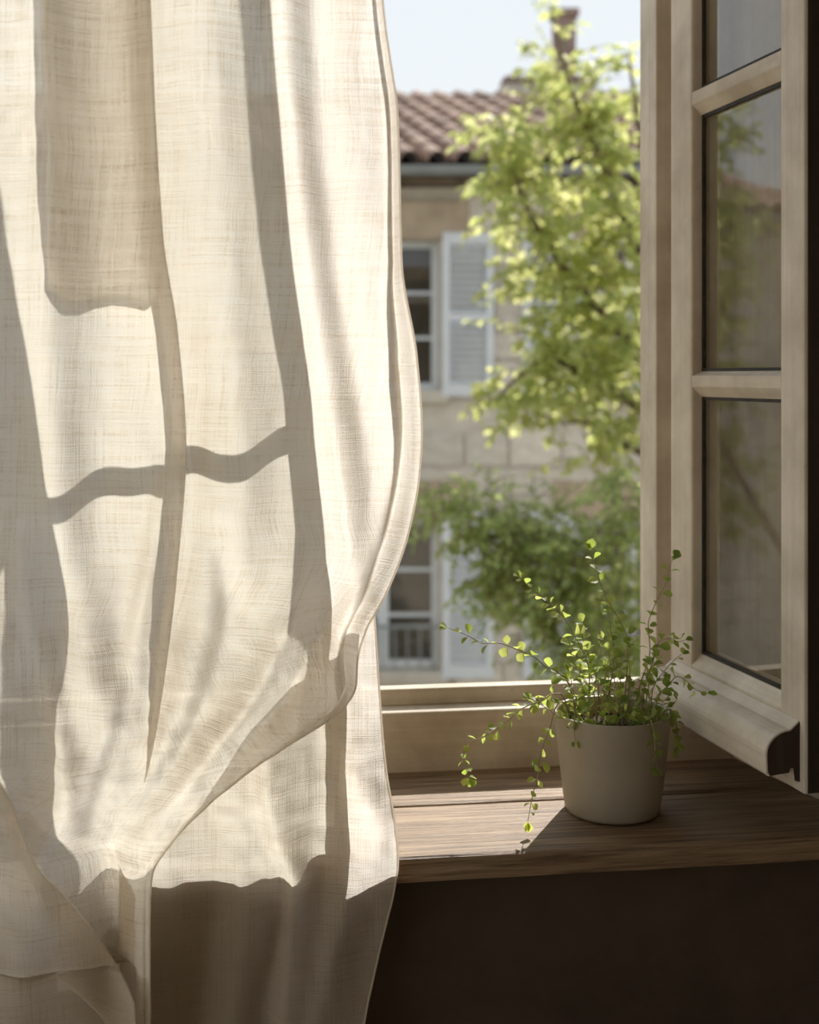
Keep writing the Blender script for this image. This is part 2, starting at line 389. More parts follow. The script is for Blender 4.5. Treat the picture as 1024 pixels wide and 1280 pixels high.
# ------------------------------------------------------------------ casement sashes
SW, SZ0, SZ1, TH = 0.327, 0.868, 2.45, 0.042
PANES = [(0.965, 1.300), (1.333, 1.667), (1.702, 2.036), (2.070, 2.390)]
def sash(name, hinge, ang, m, label, SW=0.327, st0=.062, se=.050, TH=0.042, PANES=PANES, drip=True, SZ0=SZ0):
    """m = side of the outdoor face in local y (+1/-1); local x runs from hinge to free edge"""
    root = tag(empty(name, (hinge[0], hinge[1], SZ0), ang), label, 'window')
    def yy(*a): return [m*q for q in a]
    def B(x0, x1, d0, d1, z0, z1, nm, mat, bev=.003):
        a, b = sorted(yy(-d0, -d1))
        return MB().box(x0, x1, a, b, z0-SZ0, z1-SZ0).build(nm, mat, root, bevel=bev)
    st1 = SW-se
    B(0, st0, 0, TH, SZ0, SZ1, 'stile', M['paint_v']); B(st1, SW, 0, TH, SZ0, SZ1, 'stile', M['paint_v'])
    def rail(z0, z1, cb, ct, nm):                 # chamfers bottom / top, towards the glass
        g = .016
        pr = [(-0.0005, z0+cb), (-0.0005, z1-ct), (-g*.8, z1), (-TH, z1), (-TH, z0), (-g*.8, z0)] if cb else \
             [(-0.0005, z0), (-0.0005, z1-ct), (-g*.8, z1), (-TH, z1), (-TH, z0)]
        pr = [(m*p, q-SZ0) for p, q in pr]
        return MB().prism(pr, st0-.001, st1+.001).build(nm, M['paint_h'], root, bevel=.0012)
    rail(SZ0, PANES[0][0], 0, .014, 'bottom_rail')
    B(st0, st1, .0005, TH, PANES[-1][1], SZ1, 'top_rail', M['paint_h'])
    for (a, b), (c_, d_) in zip(PANES[:-1], PANES[1:]):
        rail(b, c_, .013, .006, 'glazing_bar')
    for a, b in PANES:
        pa, pb = sorted(yy(-.019, -.023))
        pane = MB().box(st0-.004, st1+.004, pa, pb, a-.004-SZ0, b+.004-SZ0).build('pane', M['glass'], root)
        fr = MB()
        ya, yb = sorted(yy(-.0145, -.0185)); e = .004
        fr.box(st0, st0+e, ya, yb, a-SZ0, b-SZ0).box(st1-e, st1, ya, yb, a-SZ0, b-SZ0)
        fr.box(st0+e, st1-e, ya, yb, a-SZ0, a+e-SZ0).box(st0+e, st1-e, ya, yb, b-e-SZ0, b-SZ0)
        fr.build('putty', M['putty'], pane)
    if not drip: return root
    ya, yb = sorted(yy(-.004, -TH+.003))
    MB().box(SW-.0005, SW+.0015, ya, yb, .002, SZ1-SZ0).build('edge_shade_strip', M['sash_end_shade'], root)  # dark strip: shade of the room-facing sash edge put into its colour
    pr = [(0, .080)]
    for k in range(9):
        w = math.pi/2*k/8
        pr.append((.012+.030*math.sin(w), .044+.026*math.cos(w)))
    pr += [(.041, .024), (.038, .020), (.014, .022), (.012, .027), (.008, .027), (.006, .012), (0, .010)]
    MB().prism([(m*p, q) for p, q in pr], .006, SW-.010).build('drip_rail', M['paint_h'], root, bevel=.0015)
    MB().prism([(m*(.004+(p-.004)*.94), .040+(q-.040)*.94) for p, q in pr], SW-.0105, SW-.009).build('end_shade_cap', M['sash_end_shade'], root)  # dark cap: shade on the rail's end put in as colour
    for z in (.25, 1.33):
        MB().tube([(-.004, -m*(TH+.003), z), (-.004, -m*(TH+.003), z+.08)], .006, 10).build('hinge', M['zinc'], root, smooth=True)
    return root
sash('window_sash', (0.579, 1.610), math.atan2(-.994, .11), -1,
     'cream painted casement sash standing open to the right of the plant pot')
LEAFPANES = [(0.830, 1.352), (1.374, 1.920), (1.942, 2.390)]
HB = (-0.104, 1.462)
sash('window_sash', HB, math.atan2(1.358-HB[1], .136-HB[0]), 1,
     'slim painted window leaf half unfolded behind the linen curtain', math.hypot(1.358-HB[1], .136-HB[0]), .024, .022, .020, LEAFPANES, False, .806)
sash('window_sash', (-0.098, 1.640), math.radians(-90), 1,
     'slim painted window leaf standing straight inward from the mullion behind the linen curtain', .172, .024, .024, .020, LEAFPANES, False, .806)
# ------------------------------------------------------------------ curtain
def curve(pts):
    xs = np.array([p[0] for p in pts], float); ys = np.array([p[1] for p in pts], float)
    # monotone-ish smooth interpolation (Catmull-Rom on non-uniform knots)
    h_ = np.diff(xs); sl = np.diff(ys)/h_; d = np.zeros(len(xs)); d[0], d[-1] = sl[0], sl[-1]
    for i in range(1, len(xs)-1):
        if sl[i-1]*sl[i] > 0:
            w1, w2 = 2*h_[i]+h_[i-1], h_[i]+2*h_[i-1]; d[i] = (w1+w2)/(w1/sl[i-1]+w2/sl[i])
    def fn(x):
        x = np.clip(x, xs[0], xs[-1]); i = np.clip(np.searchsorted(xs, x)-1, 0, len(xs)-2)
        h = xs[i+1]-xs[i]; t = (x-xs[i])/h
        return ys[i]*(2*t**3-3*t**2+1)+ys[i+1]*(-2*t**3+3*t**2)+h*d[i]*(t**3-2*t**2+t)+h*d[i+1]*(t**3-t**2)
    return fn
lin = lambda pts: (lambda x: float(np.interp(x, [p[0] for p in pts], [p[1] for p in pts])))
R_edge = curve([(-500, 462), (-120, 470), (0, 478), (150, 497), (330, 501), (450, 520), (540, 526), (600, 522), (660, 511), (740, 482), (790, 455), (825, 446), (855, 445), (885, 430),
                (915, 386), (950, 335), (1000, 268), (1050, 218), (1095, 190), (1140, 187), (1280, 187), (1500, 192), (2200, 200)])
B_edge = curve([(700, 462), (795, 470), (880, 475), (950, 481), (1030, 493), (1078, 498), (1110, 494), (1160, 481), (1280, 455), (1450, 430), (2200, 400)])
Y_front = curve([(-700, 1.10), (-100, 1.14), (0, 1.15), (300, 1.185), (520, 1.235), (760, 1.272), (860, 1.266), (950, 1.262), (1090, 1.262), (1280, 1.255), (1600, 1.24), (2200, 1.23)])
Y_back = curve([(600, 1.300), (790, 1.308), (950, 1.320), (1075, 1.327), (1280, 1.312), (1600, 1.28), (2200, 1.27)])
def base_xz(u, v, y=1.235):
    p = at_y(u, v, y); return p.x, p.z
# soft ridges: (polyline [(v,u)...], amplitude [(v,a)...], width left, width right); amplitude > 0 comes towards the room
RIDGES = [
    ([(-500, 50), (0, 52), (400, 62), (640, 80), (800, 110), (900, 125), (1050, 60), (1280, 20)], [(-500, .020), (300, .018), (700, .024), (1000, .020), (1300, .012)], 34, 30),
    ([(-500, 120), (0, 128), (365, 140), (640, 120), (830, 60), (1000, 20)], [(-500, -.015), (365, -.010), (800, -.018), (1000, 0)], 40, 34),
    ([(-500, 270), (0, 268), (350, 285), (600, 300), (800, 268), (950, 215), (1040, 160)], [(-500, .018), (300, .016), (650, .028), (900, .022), (1040, 0)], 46, 38),
    ([(-500, 330), (0, 352), (350, 388), (560, 420), (700, 438), (800, 440), (900, 400)], [(-500, .016), (0, .018), (500, .016), (760, .022), (880, .0)], 16, 30),
    ([(-500, 385), (0, 392), (250, 408), (420, 432), (600, 462), (760, 440)], [(-500, -.010), (0, -.010), (500, -.012), (760, 0)], 22, 22),
    ([(640, 275), (760, 285), (860, 262), (960, 215), (1060, 150)], [(640, 0), (740, -.022), (900, -.030), (1060, 0)], 16, 26),
    ([(660, 372), (760, 362), (860, 320), (940, 262), (1040, 190)], [(660, 0), (780, .026), (900, .024), (1040, 0)], 20, 16),
    ([(700, 410), (800, 398), (880, 356), (960, 285), (1040, 225)], [(700, 0), (800, -.022), (900, -.018), (1010, 0)], 16, 18),
    ([(560, 212), (700, 190), (850, 158), (960, 130), (1060, 96), (1100, 80)], [(560, 0), (720, .028), (900, .026), (1090, 0)], 14, 22),
    ([(760, 172), (900, 150), (1000, 120), (1090, 92)], [(760, 0), (880, -.020), (1000, -.016), (1090, 0)], 12, 14),
    ([(600, 24), (760, 40), (900, 74), (1000, 88), (1100, 60)], [(600, 0), (780, .012), (960, .018), (1080, 0)], 14, 14),
    ([(1000, 140), (1100, 130), (1280, 150)], [(980, 0), (1080, -.030), (1280, -.020)], 34, 34),
]
RIDGES = [(curve(a), lin(b), wl_, wr_) for a, b, wl_, wr_ in RIDGES]
def ridge_y(u, v):
    y = 0.0
    for c_, a_, wl_, wr_ in RIDGES:
        a = a_(v)
        if a:
            d = u-float(c_(v)); y -= a*math.exp(-(d/(wl_ if d < 0 else wr_))**2)
    return y
# pleats: cloth really doubles back on itself (fold line u(v), overlap width w(v), depth)
PLEATS = [
    (curve([(-700, 172), (0, 190), (300, 206), (420, 224), (560, 234), (700, 224), (850, 206), (960, 186), (1060, 150), (2200, 140)]),
     lin([(-700, 26), (0, 24), (400, 20), (640, 18), (800, 14), (920, 6), (980, 0)]), .016),
    (curve([(-700, -30), (950, -14), (1000, 14), (1060, 50), (1170, 120), (1280, 178), (1400, 184), (2200, 190)]),
     lin([(960, 0), (1010, 10), (1080, 34), (1200, 40), (1300, 20), (2200, 20)]), .020),
]
CWF = lin([(-500, 8), (0, 9), (330, 11), (450, 27), (600, 30), (700, 34), (800, 26), (880, 12), (960, 8), (2200, 8)])
def row_profile(v, order):
    """knots across the cloth: list of (u, yoff)"""
    R = float(R_edge(v)); k = [(-160.0, 0.0)]
    pl = sorted([(float(c_(v)), w_(v), dp) for c_, w_, dp in PLEATS], key=lambda q: q[0])
    for c_, w, dp in pl:
        f = min(1, w/14.0); dpt = dp*f
        cap_ = R-2.1*CWF(v)-1
        k += [(min(a_, cap_), b_) for a_, b_ in [(c_-max(w, 1)*2.2, -.2*dpt), (c_-max(w, 2)*.5, -.8*dpt), (c_, -dpt), (c_-w*.25, -.3*dpt), (c_-w*.85, .25*dpt), (c_-w, .55*dpt), (c_-w*.7+.4, .8*dpt), (c_+max(w, 2)*.6, .7*dpt), (c_+max(w, 2)*2.2, .15*dpt)]]
    e = lin([(-500, .3), (200, .4), (330, .6), (420, 1), (700, 1), (860, .7), (940, .1), (2200, 0)])(v)      # curl of the leading edge
    cw = CWF(v)
    k += [(R-cw*1.9, -.003*e), (R-cw*1.25, -.009*e), (R-cw*.95, -.002*e), (R-cw*.72, .020*e), (R-cw*.45, .014*e), (R-cw*.18, -.002*e), (R, -.008*e)]
    return k
PER = 7
def smooth_knots(k):
    k = np.array(k); n = len(k)
    out = []
    for i in range(n-1):
        p0, p1, p2, p3 = k[max(i-1, 0)], k[i], k[i+1], k[min(i+2, n-1)]
        long = 46 if i == 0 or (abs(p2[0]-p1[0]) > 60) else PER
        for j in range(PER if SEG[i] is None else SEG[i]):
            t = j/(PER if SEG[i] is None else SEG[i])
            m1, m2 = (p2-p0)*.5, (p3-p1)*.5
            lim = abs(p2[0]-p1[0])+1e-6
            m1 = m1.copy(); m2 = m2.copy()
            m1[0] = max(-1.6*lim, min(1.6*lim, m1[0])); m2[0] = max(-1.6*lim, min(1.6*lim, m2[0]))
            m1[1] = max(-.03, min(.03, m1[1])); m2[1] = max(-.03, min(.03, m2[1]))
            out.append(p1*(2*t**3-3*t**2+1)+m1*(t**3-2*t**2+t)+p2*(-2*t**3+3*t**2)+m2*(t**3-t**2))
    out.append(k[-1]); return out
nk = len(row_profile(300, None))
SEG = [None]*(nk-1); SEG[0] = 30; SEG[9] = 30; SEG[18] = 60
def wrinkle(u, v, layer):
    p = Vector((u*.0030+layer*7.3, v*.0012, layer*3.1))
    w = noise.fractal(p*2.2, 1.0, 2.0, 4)*.006
    q = Vector((u*.012+layer*3, v*.004, 1.7)); w += noise.fractal(q, .9, 2.0, 3)*.0030
    # crumples: stronger where the cloth is caught up
    g = .35+1.9*math.exp(-((v-980)/190)**2)+.35*math.exp(-((v-300)/240)**2-((u-120)/90)**2)
    r = Vector((u*.020+v*.006+layer*5, v*.016-u*.004, 4.4)); w += noise.fractal(r, .8, 2.1, 3)*.0024*g
    return w
VROWS = list(np.arange(-420, -60, 20.0))+list(np.arange(-60, 1345, 5.0))+list(np.arange(1345, 2090, 25.0))
def grid_mesh(name, P, UV):
    nr, nc = len(P), len(P[0])
    me = bpy.data.meshes.new(name)
    vs = [p for r in P for p in r]
    fs = [(i*nc+j, i*nc+j+1, (i+1)*nc+j+1, (i+1)*nc+j) for i in range(nr-1) for j in range(nc-1)]
    me.from_pydata(vs, [], fs)
    uvl = me.uv_layers.new(name='uv'); uvf = [q for r in UV for q in r]
    for lp in me.loops: uvl.data[lp.index].uv = uvf[lp.vertex_index]
    me.update(); return me
curtain = tag(empty('linen_curtain', (0.0, 1.24, 0.0)), 'sheer cream linen curtain billowing in front of the window', 'curtain')
OFF = Vector((0.0, 1.24, 0.0))
def finish(me, name, mat=None):
    o = mesh_obj(name, me, mat or M['linen'], curtain, smooth=True); return o
P, UV, hem_pts = [], [], []
for v in VROWS:
    pr = smooth_knots(row_profile(v, None)); row, uvr = [], []
    arc = 0; prev = None
    yb = float(Y_front(v))
    for j, (u, yo) in enumerate(pr):
        edge = min(1.0, max(0.0, (float(R_edge(v))-u)/40.0)) if v < 900 else 1.0
        y = yb+yo+ridge_y(u, v)*(.25+.75*edge)+wrinkle(u, v, 0)
        x, z = base_xz(u, v, yb)
        p = Vector((x, y, max(z, .012)))-OFF
        if prev is not None: arc += math.hypot(p.x-prev.x, p.y-prev.y)
        prev = p
        row.append(tuple(p)); uvr.append((arc, p.z))
    P.append(row); UV.append(uvr)
finish(grid_mesh('front_drape', P, UV), 'front_drape')
hem_pts = [Vector(r[-1]) for r in P]
mb = MB(); mb.tube(hem_pts, .0011, 6); mb.build('selvedge', M['linen'], curtain, smooth=True)
# turned-over cloth behind the top left of the drape: a short second layer
NF, NG = 90, 44; P, UV = [], []
for i in range(NF+1):
    t = i/NF; v = -420+(370+420)*t; row, uvr = [], []
    for j in range(NG+1):
        s_ = j/NG; ul = np.interp(v, [-420, 0, 365], [58, 50, 62]); ur = float(PLEATS[0][0](v))-6
        u = ul+(ur-ul)*s_; vv = v-(10*max(0, 1-s_*6)**2+26*max(0, (s_-.82)/.18)**2)*t+5*math.sin(s_*9)*t
        yb = float(Y_front(vv)); x, z = base_xz(u, vv, yb)
        y = yb+ridge_y(u, vv)+wrinkle(u, vv, 0)+.010+.010*math.sin(math.pi*s_)+wrinkle(u*1.5, vv*1.6, 5)*1.3
        p = Vector((x, y, z))-OFF; row.append(tuple(p)); uvr.append((x+3, p.z))
    P.append(row); UV.append(uvr)
finish(grid_mesh('turned_layer', P, UV), 'turned_layer')
# the layer behind, hanging straight down past the sill
T_top = curve([(-160, 1095), (100, 1060), (200, 1010), (280, 930), (330, 872), (380, 822), (430, 778), (475, 745)])
NR, NCB = 150, 120
BR = [([(700, 320), (960, 330), (1040, 344), (1110, 368), (1280, 352), (2200, 340)], [(700, .012), (1000, .020), (1120, .022), (1300, .016), (2200, .016)], 10, 26),
      ([(700, 392), (960, 402), (1060, 395), (1280, 330), (2200, 300)], [(700, -.010), (1000, -.012), (2200, -.014)], 22, 26),
      ([(860, 430), (960, 440), (1040, 470), (1110, 440), (1280, 398), (2200, 370)], [(860, 0), (960, .012), (1060, .010), (2200, .012)], 20, 24),
      ([(900, 250), (1100, 262), (1280, 250), (2200, 240)], [(900, -.014), (2200, -.016)], 34, 26)]
BR = [(curve(a), lin(b), l_, r_) for a, b, l_, r_ in BR]
P, UV = [[None]*(NCB+1) for _ in range(NR+1)], [[None]*(NCB+1) for _ in range(NR+1)]
for j in range(NCB+1):
    s = j/NCB; u0 = -160+(475+160)*s; vt = float(T_top(u0))
    for i in range(NR+1):
        t = i/NR
        v = vt+(1340-vt)*t/.8 if t < .8 else 1340+(2085-1340)*(t-.8)/.2
        u = -160+(float(B_edge(v))+160)*s
        yb = float(Y_back(v)); y = yb
        for c_, a_, l_, r_ in BR:
            d = u-float(c_(v)); y -= a_(v)*math.exp(-(d/(l_ if d < 0 else r_))**2)
        y += wrinkle(u, v, 2)*1.1
        if v > 880: y = min(y, 1.334)
        x, z = base_xz(u, v, yb)
        p = Vector((x, y, max(z, .012)))-OFF
        P[i][j] = tuple(p); UV[i][j] = (x, p.z)
finish(grid_mesh('back_drape', P, UV), 'back_drape')
mb = MB(); mb.tube([Vector(P[i][NCB]) for i in range(NR+1)], .0011, 6); mb.build('selvedge', M['linen'], curtain, smooth=True)

# ------------------------------------------------------------------ potted plant
PC = Vector((0.451, 1.458, ZS+.0008))
plant = tag(empty('potted_plant', PC), 'small leafy trailing plant in a round grey-beige pot on the wooden sill', 'potted plant')
RT, RB, PH = .0705, .0575, .1205
prof = [(RB*.90, 0), (RB*.97, .0012), (RB, .005)]
for k in range(1, 9): prof.append((RB+(RT-RB)*(k/8)**.9, .005+(PH-.007)*k/8))
prof += [(RT+.0002, PH-.0006), (RT-.0016, PH), (RT-.0034, PH-.0010), (RT-.0042, PH-.004), (RT-.0052, PH-.03), (RT-.008, PH-.05)]
MB().lathe(prof, 96).build('pot', M['pot'], plant, smooth=True)
SOIL = PH-.021
mb = MB(); nr_ = 10
prof = [(RT-.0065, SOIL-.012), (RT-.0058, SOIL)]
for k in range(1, nr_): prof.append(((RT-.0058)*(1-k/nr_), SOIL+.004*math.sin(k/nr_*1.5)+random.uniform(-.001, .001)))
mb.lathe(prof, 32).build('soil', M['soil'], plant, smooth=True)

def leaf_mesh(name, shape, cup=.12, pet=.18):
    """shape: list of (t, halfwidth); a cupped blade with a midrib fold and a short stalk"""
    mb = MB()
    for t, w in shape:
        y = pet+t*(1-pet); zc = -cup*t*t
        mb.v += [(-w, y, zc+.35*w), (0, y, zc), (w, y, zc+.35*w)]
    for i in range(len(shape)-1):
        a = i*3
        mb.f += [(a, a+1, a+4, a+3), (a+1, a+2, a+5, a+4)]
    n = len(mb.v)
    mb.v += [(-.018, 0, 0), (.018, 0, 0), (.018, pet+.02, 0), (-.018, pet+.02, 0)]
    mb.f.append((n, n+1, n+2, n+3))
    me = mb.mesh(name, fix=False); me.polygons.foreach_set('use_smooth', [True]*len(me.polygons)); return me
LEAF = [leaf_mesh('leaf_a', [(0, .05), (.25, .30), (.52, .40), (.78, .30), (1, .04)]),
        leaf_mesh('leaf_b', [(0, .04), (.3, .24), (.62, .42), (.86, .34), (1, .10)], .2),
        leaf_mesh('leaf_c', [(0, .04), (.2, .16), (.45, .25), (.75, .18), (1, .02)], .28)]
for me in LEAF: me.materials.append(M['herb_leaf'])
NLEAF = 0
def add_leaf(stem, p, d, up, size, kind=None):
    global NLEAF
    d = d.normalized(); x = d.cross(up)
    if x.length < 1e-3: x = d.orthogonal()
    x.normalize(); z = x.cross(d)
    k = random.choices((0, 1, 2), (5, 4, 2))[0] if kind is None else kind
    o = bpy.data.objects.new('leaf', LEAF[k]); C.objects.link(o); o.parent = stem
    mt = Matrix((x, d, z)).transposed().to_4x4(); mt.translation = p
    o.matrix_local = mt @ Matrix.Diagonal((size, size, size, 1)); NLEAF += 1
def spline(pts, n):
    pts = [Vector(p) for p in pts]; out = []
    for i in range(len(pts)-1):
        p0, p1, p2, p3 = pts[max(i-1, 0)], pts[i], pts[i+1], pts[min(i+2, len(pts)-1)]
        for j in range(n):
            t = j/n
            out.append(.5*((2*p1)+(p2-p0)*t+(2*p0-5*p1+4*p2-p3)*t*t+(3*p1-p0-3*p2+p3)*t**3))
    out.append(pts[-1]); return out
def add_stem(pts, r0, r1, gap, size, start=.25, pairs=True, end_tuft=True, jit=.0):
    sp = spline(pts, 6)
    for i, p in enumerate(sp[1:-1], 1): sp[i] = p+Vector((random.gauss(0, jit), random.gauss(0, jit), random.gauss(0, jit)))
    L = [0]
    for a, b in zip(sp, sp[1:]): L.append(L[-1]+(b-a).length)
    rad = [r0+(r1-r0)*l/L[-1] for l in L]
    st = MB().tube(sp, rad, 5).build('stem', M['stem'], plant, smooth=True)
    l = L[-1]*start; tw = random.uniform(0, 6.28)
    while l < L[-1]:
        i = max(k for k in range(len(L)) if L[k] <= l); i = min(i, len(sp)-2)
        f = (l-L[i])/max(1e-6, L[i+1]-L[i]); p = sp[i].lerp(sp[i+1], f); t = (sp[i+1]-sp[i]).normalized()
        a = t.orthogonal().normalized(); b = t.cross(a); tw += 1.4+random.uniform(-.3, .3)
        sides = (0, math.pi) if pairs else (random.choice((0, math.pi)),)
        for q in sides:
            if random.random() < .12: continue
            d = a*math.cos(tw+q)+b*math.sin(tw+q)+t*random.uniform(.3, .9)+Vector((0, 0, random.uniform(-.25, .2)))
            add_leaf(st, p, d, Vector((random.uniform(-.7, .7), random.uniform(-.9, .5), 1)), 1.12*size*random.uniform(.7, 1.25)*(1-.35*l/L[-1]))
        l += gap*random.uniform(.7, 1.35)
    if end_tuft:
        t = (sp[-1]-sp[-2]).normalized()
        for k in range(3):
            d = t+Vector((random.uniform(-.7, .7), random.uniform(-.7, .7), random.uniform(-.4, .4)))
            add_leaf(st, sp[-1], d, Vector((0, -.5, 1)), size*random.uniform(.55, .9))
    return st
def traced(pix, y0, y1):
    n = len(pix); return [at_y(u, v, y0+(y1-y0)*k/(n-1))-PC for k, (u, v) in enumerate(pix)]
def root(r, a): return Vector((r*math.cos(a), r*math.sin(a), SOIL-.003))
T = [  # stems that can be told apart one by one: root, pixel path in the photo, depth range, spacing, leaf size
    (root(.015, .5), [(783, 850), (784, 800), (777, 780), (761, 753), (751, 730), (743, 703), (738, 688)], 1.462, 1.452, .016, .0165, .45),
    (root(.03, 3.0), [(737, 850), (733, 825), (719, 797), (705, 772), (691, 758), (674, 743), (659, 732), (651, 722)], 1.45, 1.425, .013, .0150, .25),
    (root(.045, 3.3), [(712, 858), (695, 839), (681, 832), (666, 820), (645, 811), (624, 804), (603, 804), (586, 795), (561, 785)], 1.44, 1.40, .0150, .0150, .30),
    (root(.05, 3.0), [(705, 872), (690, 868), (678, 876), (652, 886), (635, 901), (610, 918), (589, 929), (580, 940), (582, 958), (586, 972)], 1.445, 1.41, .0105, .0135, .3),
    (root(.058, 3.5), [(706, 880), (695, 884), (687, 912), (680, 930), (674, 952), (672, 973), (666, 994), (660, 1026)], 1.425, 1.385, .0125, .0160, .45),
    (root(.03, .4), [(800, 857), (812, 820), (811, 790), (811, 776), (821, 751), (832, 730), (838, 706), (842, 699)], 1.455, 1.45, .017, .0145, .40),
    (root(.04, .2), [(806, 858), (815, 830), (822, 805), (836, 798), (848, 802), (856, 800)], 1.455, 1.44, .010, .0165, .4),
    (root(.05, -.3), [(822, 872), (835, 858), (845, 846), (857, 850), (870, 862), (884, 867)], 1.445, 1.43, .010, .0150, .3),
    (root(.05, .1), [(816, 862), (828, 842), (842, 826), (852, 818)], 1.45, 1.445, .012, .0115, .5),
    (root(.02, 2.0), [(764, 850), (768, 815), (764, 790), (759, 762)], 1.47, 1.465, .013, .0135, .3),
    (root(.02, 2.6), [(748, 858), (736, 820), (728, 795), (728, 780)], 1.46, 1.45, .012, .0150, .3),
]
for r_, pix, ya, yb, gap, sz, st in T:
    add_stem([r_]+traced(pix, ya, yb), .0010, .0004, gap*.85, sz, st)
for k in range(30):                              # the thicket in the middle
    a = random.uniform(0, 6.283); rr = .052*math.sqrt(random.random()); b0 = root(rr, a)
    h = random.uniform(.045, .105)*(1.0 if rr < .04 else .75)
    out = Vector((math.cos(a), math.sin(a), 0))*rr*random.uniform(.15, .7)+Vector((random.gauss(0, .010), random.gauss(0, .006), 0))
    pts = [b0, b0+out*.3+Vector((0, 0, h*.4)), b0+out*.7+Vector((0, 0, h*.75)), b0+out*1.1+Vector((0, 0, h))]
    add_stem(pts, .0010, .0004, .019, .0140, .35, jit=.0008)
for k in range(15):                              # low sprigs at the rim, some hanging over the front
    a = -math.pi/2+random.uniform(-1.25, 1.25) if k < 10 else random.uniform(0, 6.28)
    b0 = root(.05, a); o = Vector((math.cos(a), math.sin(a), 0))
    if k in (1, 4, 6, 8): pts = [b0, b0+o*.012+Vector((0, 0, .026)), b0+o*.0235+Vector((0, 0, .024)), b0+o*.0265+Vector((.003, 0, .006-.004*k))]
    else: pts = [b0, b0+o*.005+Vector((0, 0, .016)), b0+o*.010+Vector((random.gauss(0, .008), 0, random.uniform(.020, .032)))]
    add_stem(pts, .0008, .0004, .012, .0135, .3)
print('herb leaves', NLEAF)

# ------------------------------------------------------------------ outside: ground, house, greenery
struct('ground', MB().box(-30, 30, 1.8, 40, -2.8, -2.6), M['ground'])
DH = 10.5; PX = DH/FPX
HO = at_depth(512, 470, DH); HO.z = -2.6
house = tag(empty('stone_house', HO, -PHI), 'old stone house with clay tile roof and pale shutters across the courtyard', 'house')
hx = lambda u: (u-512)*PX
hz = lambda v: EYE+(470-v)*PX+2.6
EAVE = hz(216)
W0, W1 = -9.0, 6.0
BAYS = [hx(478)-2*2.14, hx(478)-2.14, hx(478), hx(792)]
FLOORS = [(hz(487), hz(300)), (hz(838), hz(650))]
WHW = hx(548)-hx(478)
openings = [(b-WHW, b+WHW, z0, z1) for b in BAYS for z0, z1 in FLOORS]
fw = MB()
xs = sorted({W0, W1, *[o[0] for o in openings], *[o[1] for o in openings]}); zs = sorted({0, EAVE, *[o[2] for o in openings], *[o[3] for o in openings]})
for xa, xb in zip(xs, xs[1:]):
    for za, zb in zip(zs, zs[1:]):
        if not any(o[0]-1e-6 <= xa and xb <= o[1]+1e-6 and o[2]-1e-6 <= za and zb <= o[3]+1e-6 for o in openings):
            fw.box(xa, xb, 0.012, .45, za, zb)
fw.box(W0, W0+.4, .45, 6.5, 0, EAVE).box(W1-.4, W1, .45, 6.5, 0, EAVE).box(W0, W1, 6.5, 6.9, 0, EAVE)
fw.box(W0+.4, W1-.4, 1.6, 1.7, 0, EAVE)
facade = fw.build('facade_wall', M['mortar'], house)
# coursed stones, each its own block, proud of the mortar
STONE = {}
def stone(x0, x1, z0, z1, mat):
    key = (round((x1-x0)/.05), mat.name, random.randrange(2))
    o = None
    w, h = x1-x0, z1-z0
    if key not in STONE:
        mb = MB(); r = .10; q = [random.uniform(-.05, .05) for _ in range(8)]
        f = [(-.5+.02, -.46), (-.46, -.5+.03), (.46, -.5), (.5, -.45), (.5-.02, .46), (.45, .5), (-.44, .5-.02), (-.5, .45)]
        mb.prism([(a, b) for a, b in f], -.5, .5, 'y')
        me = mb.mesh('stone'); me.materials.append(mat); STONE[key] = me
    o = bpy.data.objects.new('stone', STONE[key]); C.objects.link(o); o.parent = facade
    o.location = ((x0+x1)/2, .012+random.uniform(-.004, .006), (z0+z1)/2); o.scale = (w, .05, h)
nst = 0; z = hz(905); far_stones = MB()
while z < EAVE-.08:
    h = random.choice((.24, .28, .31)); z1 = min(z+h, EAVE)
    x = W0+random.uniform(0, .3)
    while x < W1:
        w = random.uniform(.32, .72); x1 = min(x+w, W1)
        hit = [o for o in openings if not (x1 <= o[0]-.02 or x >= o[1]+.02 or z1 <= o[2]-.06 or z >= o[3]+.20)]
        if not hit:
            if hx(330) < (x+x1)/2 < hx(860) and nst < 290:
                stone(x+.008, x1-.008, z+.008, z1-.008, M['stone']); nst += 1
            else: far_stones.box(x+.008, x1-.008, -.012, .03, z+.008, z1-.008)
        x = x1
    z = z1
o = far_stones.build('stonework', M['stone'], facade); o['kind'] = 'stuff'
print('stones', nst)
SLAT = MB().prism([(-.022, -.017), (-.016, -.019), (.022, .017), (.016, .019)], -.5, .5).mesh('slat'); SLAT.materials.append(M['shutter'])
def shutter(xc, z0, z1, w):
    sh = empty('shutter', (xc, -.035, z0), 0, house); H = z1-z0
    e = .062
    for s in (-1, 1): MB().box(s*w/2-(e if s > 0 else 0), s*w/2+(e if s < 0 else 0), -.02, .02, 0, H).build('stile', M['shutter'], sh)
    rails = [(0, .11), (H*.455, H*.455+.075), (H-.10, H)]
    for a, b in rails: MB().box(-w/2+e, w/2-e, -.017, .017, a, b).build('rail', M['shutter'], sh)
    for (a, b), (c_, d_) in zip(rails, rails[1:]):
        n = int((c_-b)/.056)
        for k in range(n):
            o = bpy.data.objects.new('slat', SLAT); C.objects.link(o); o.parent = sh
            o.location = (0, 0, b+(k+.5)*(c_-b)/n); o.scale = (w-2*e+.004, 1, 1)
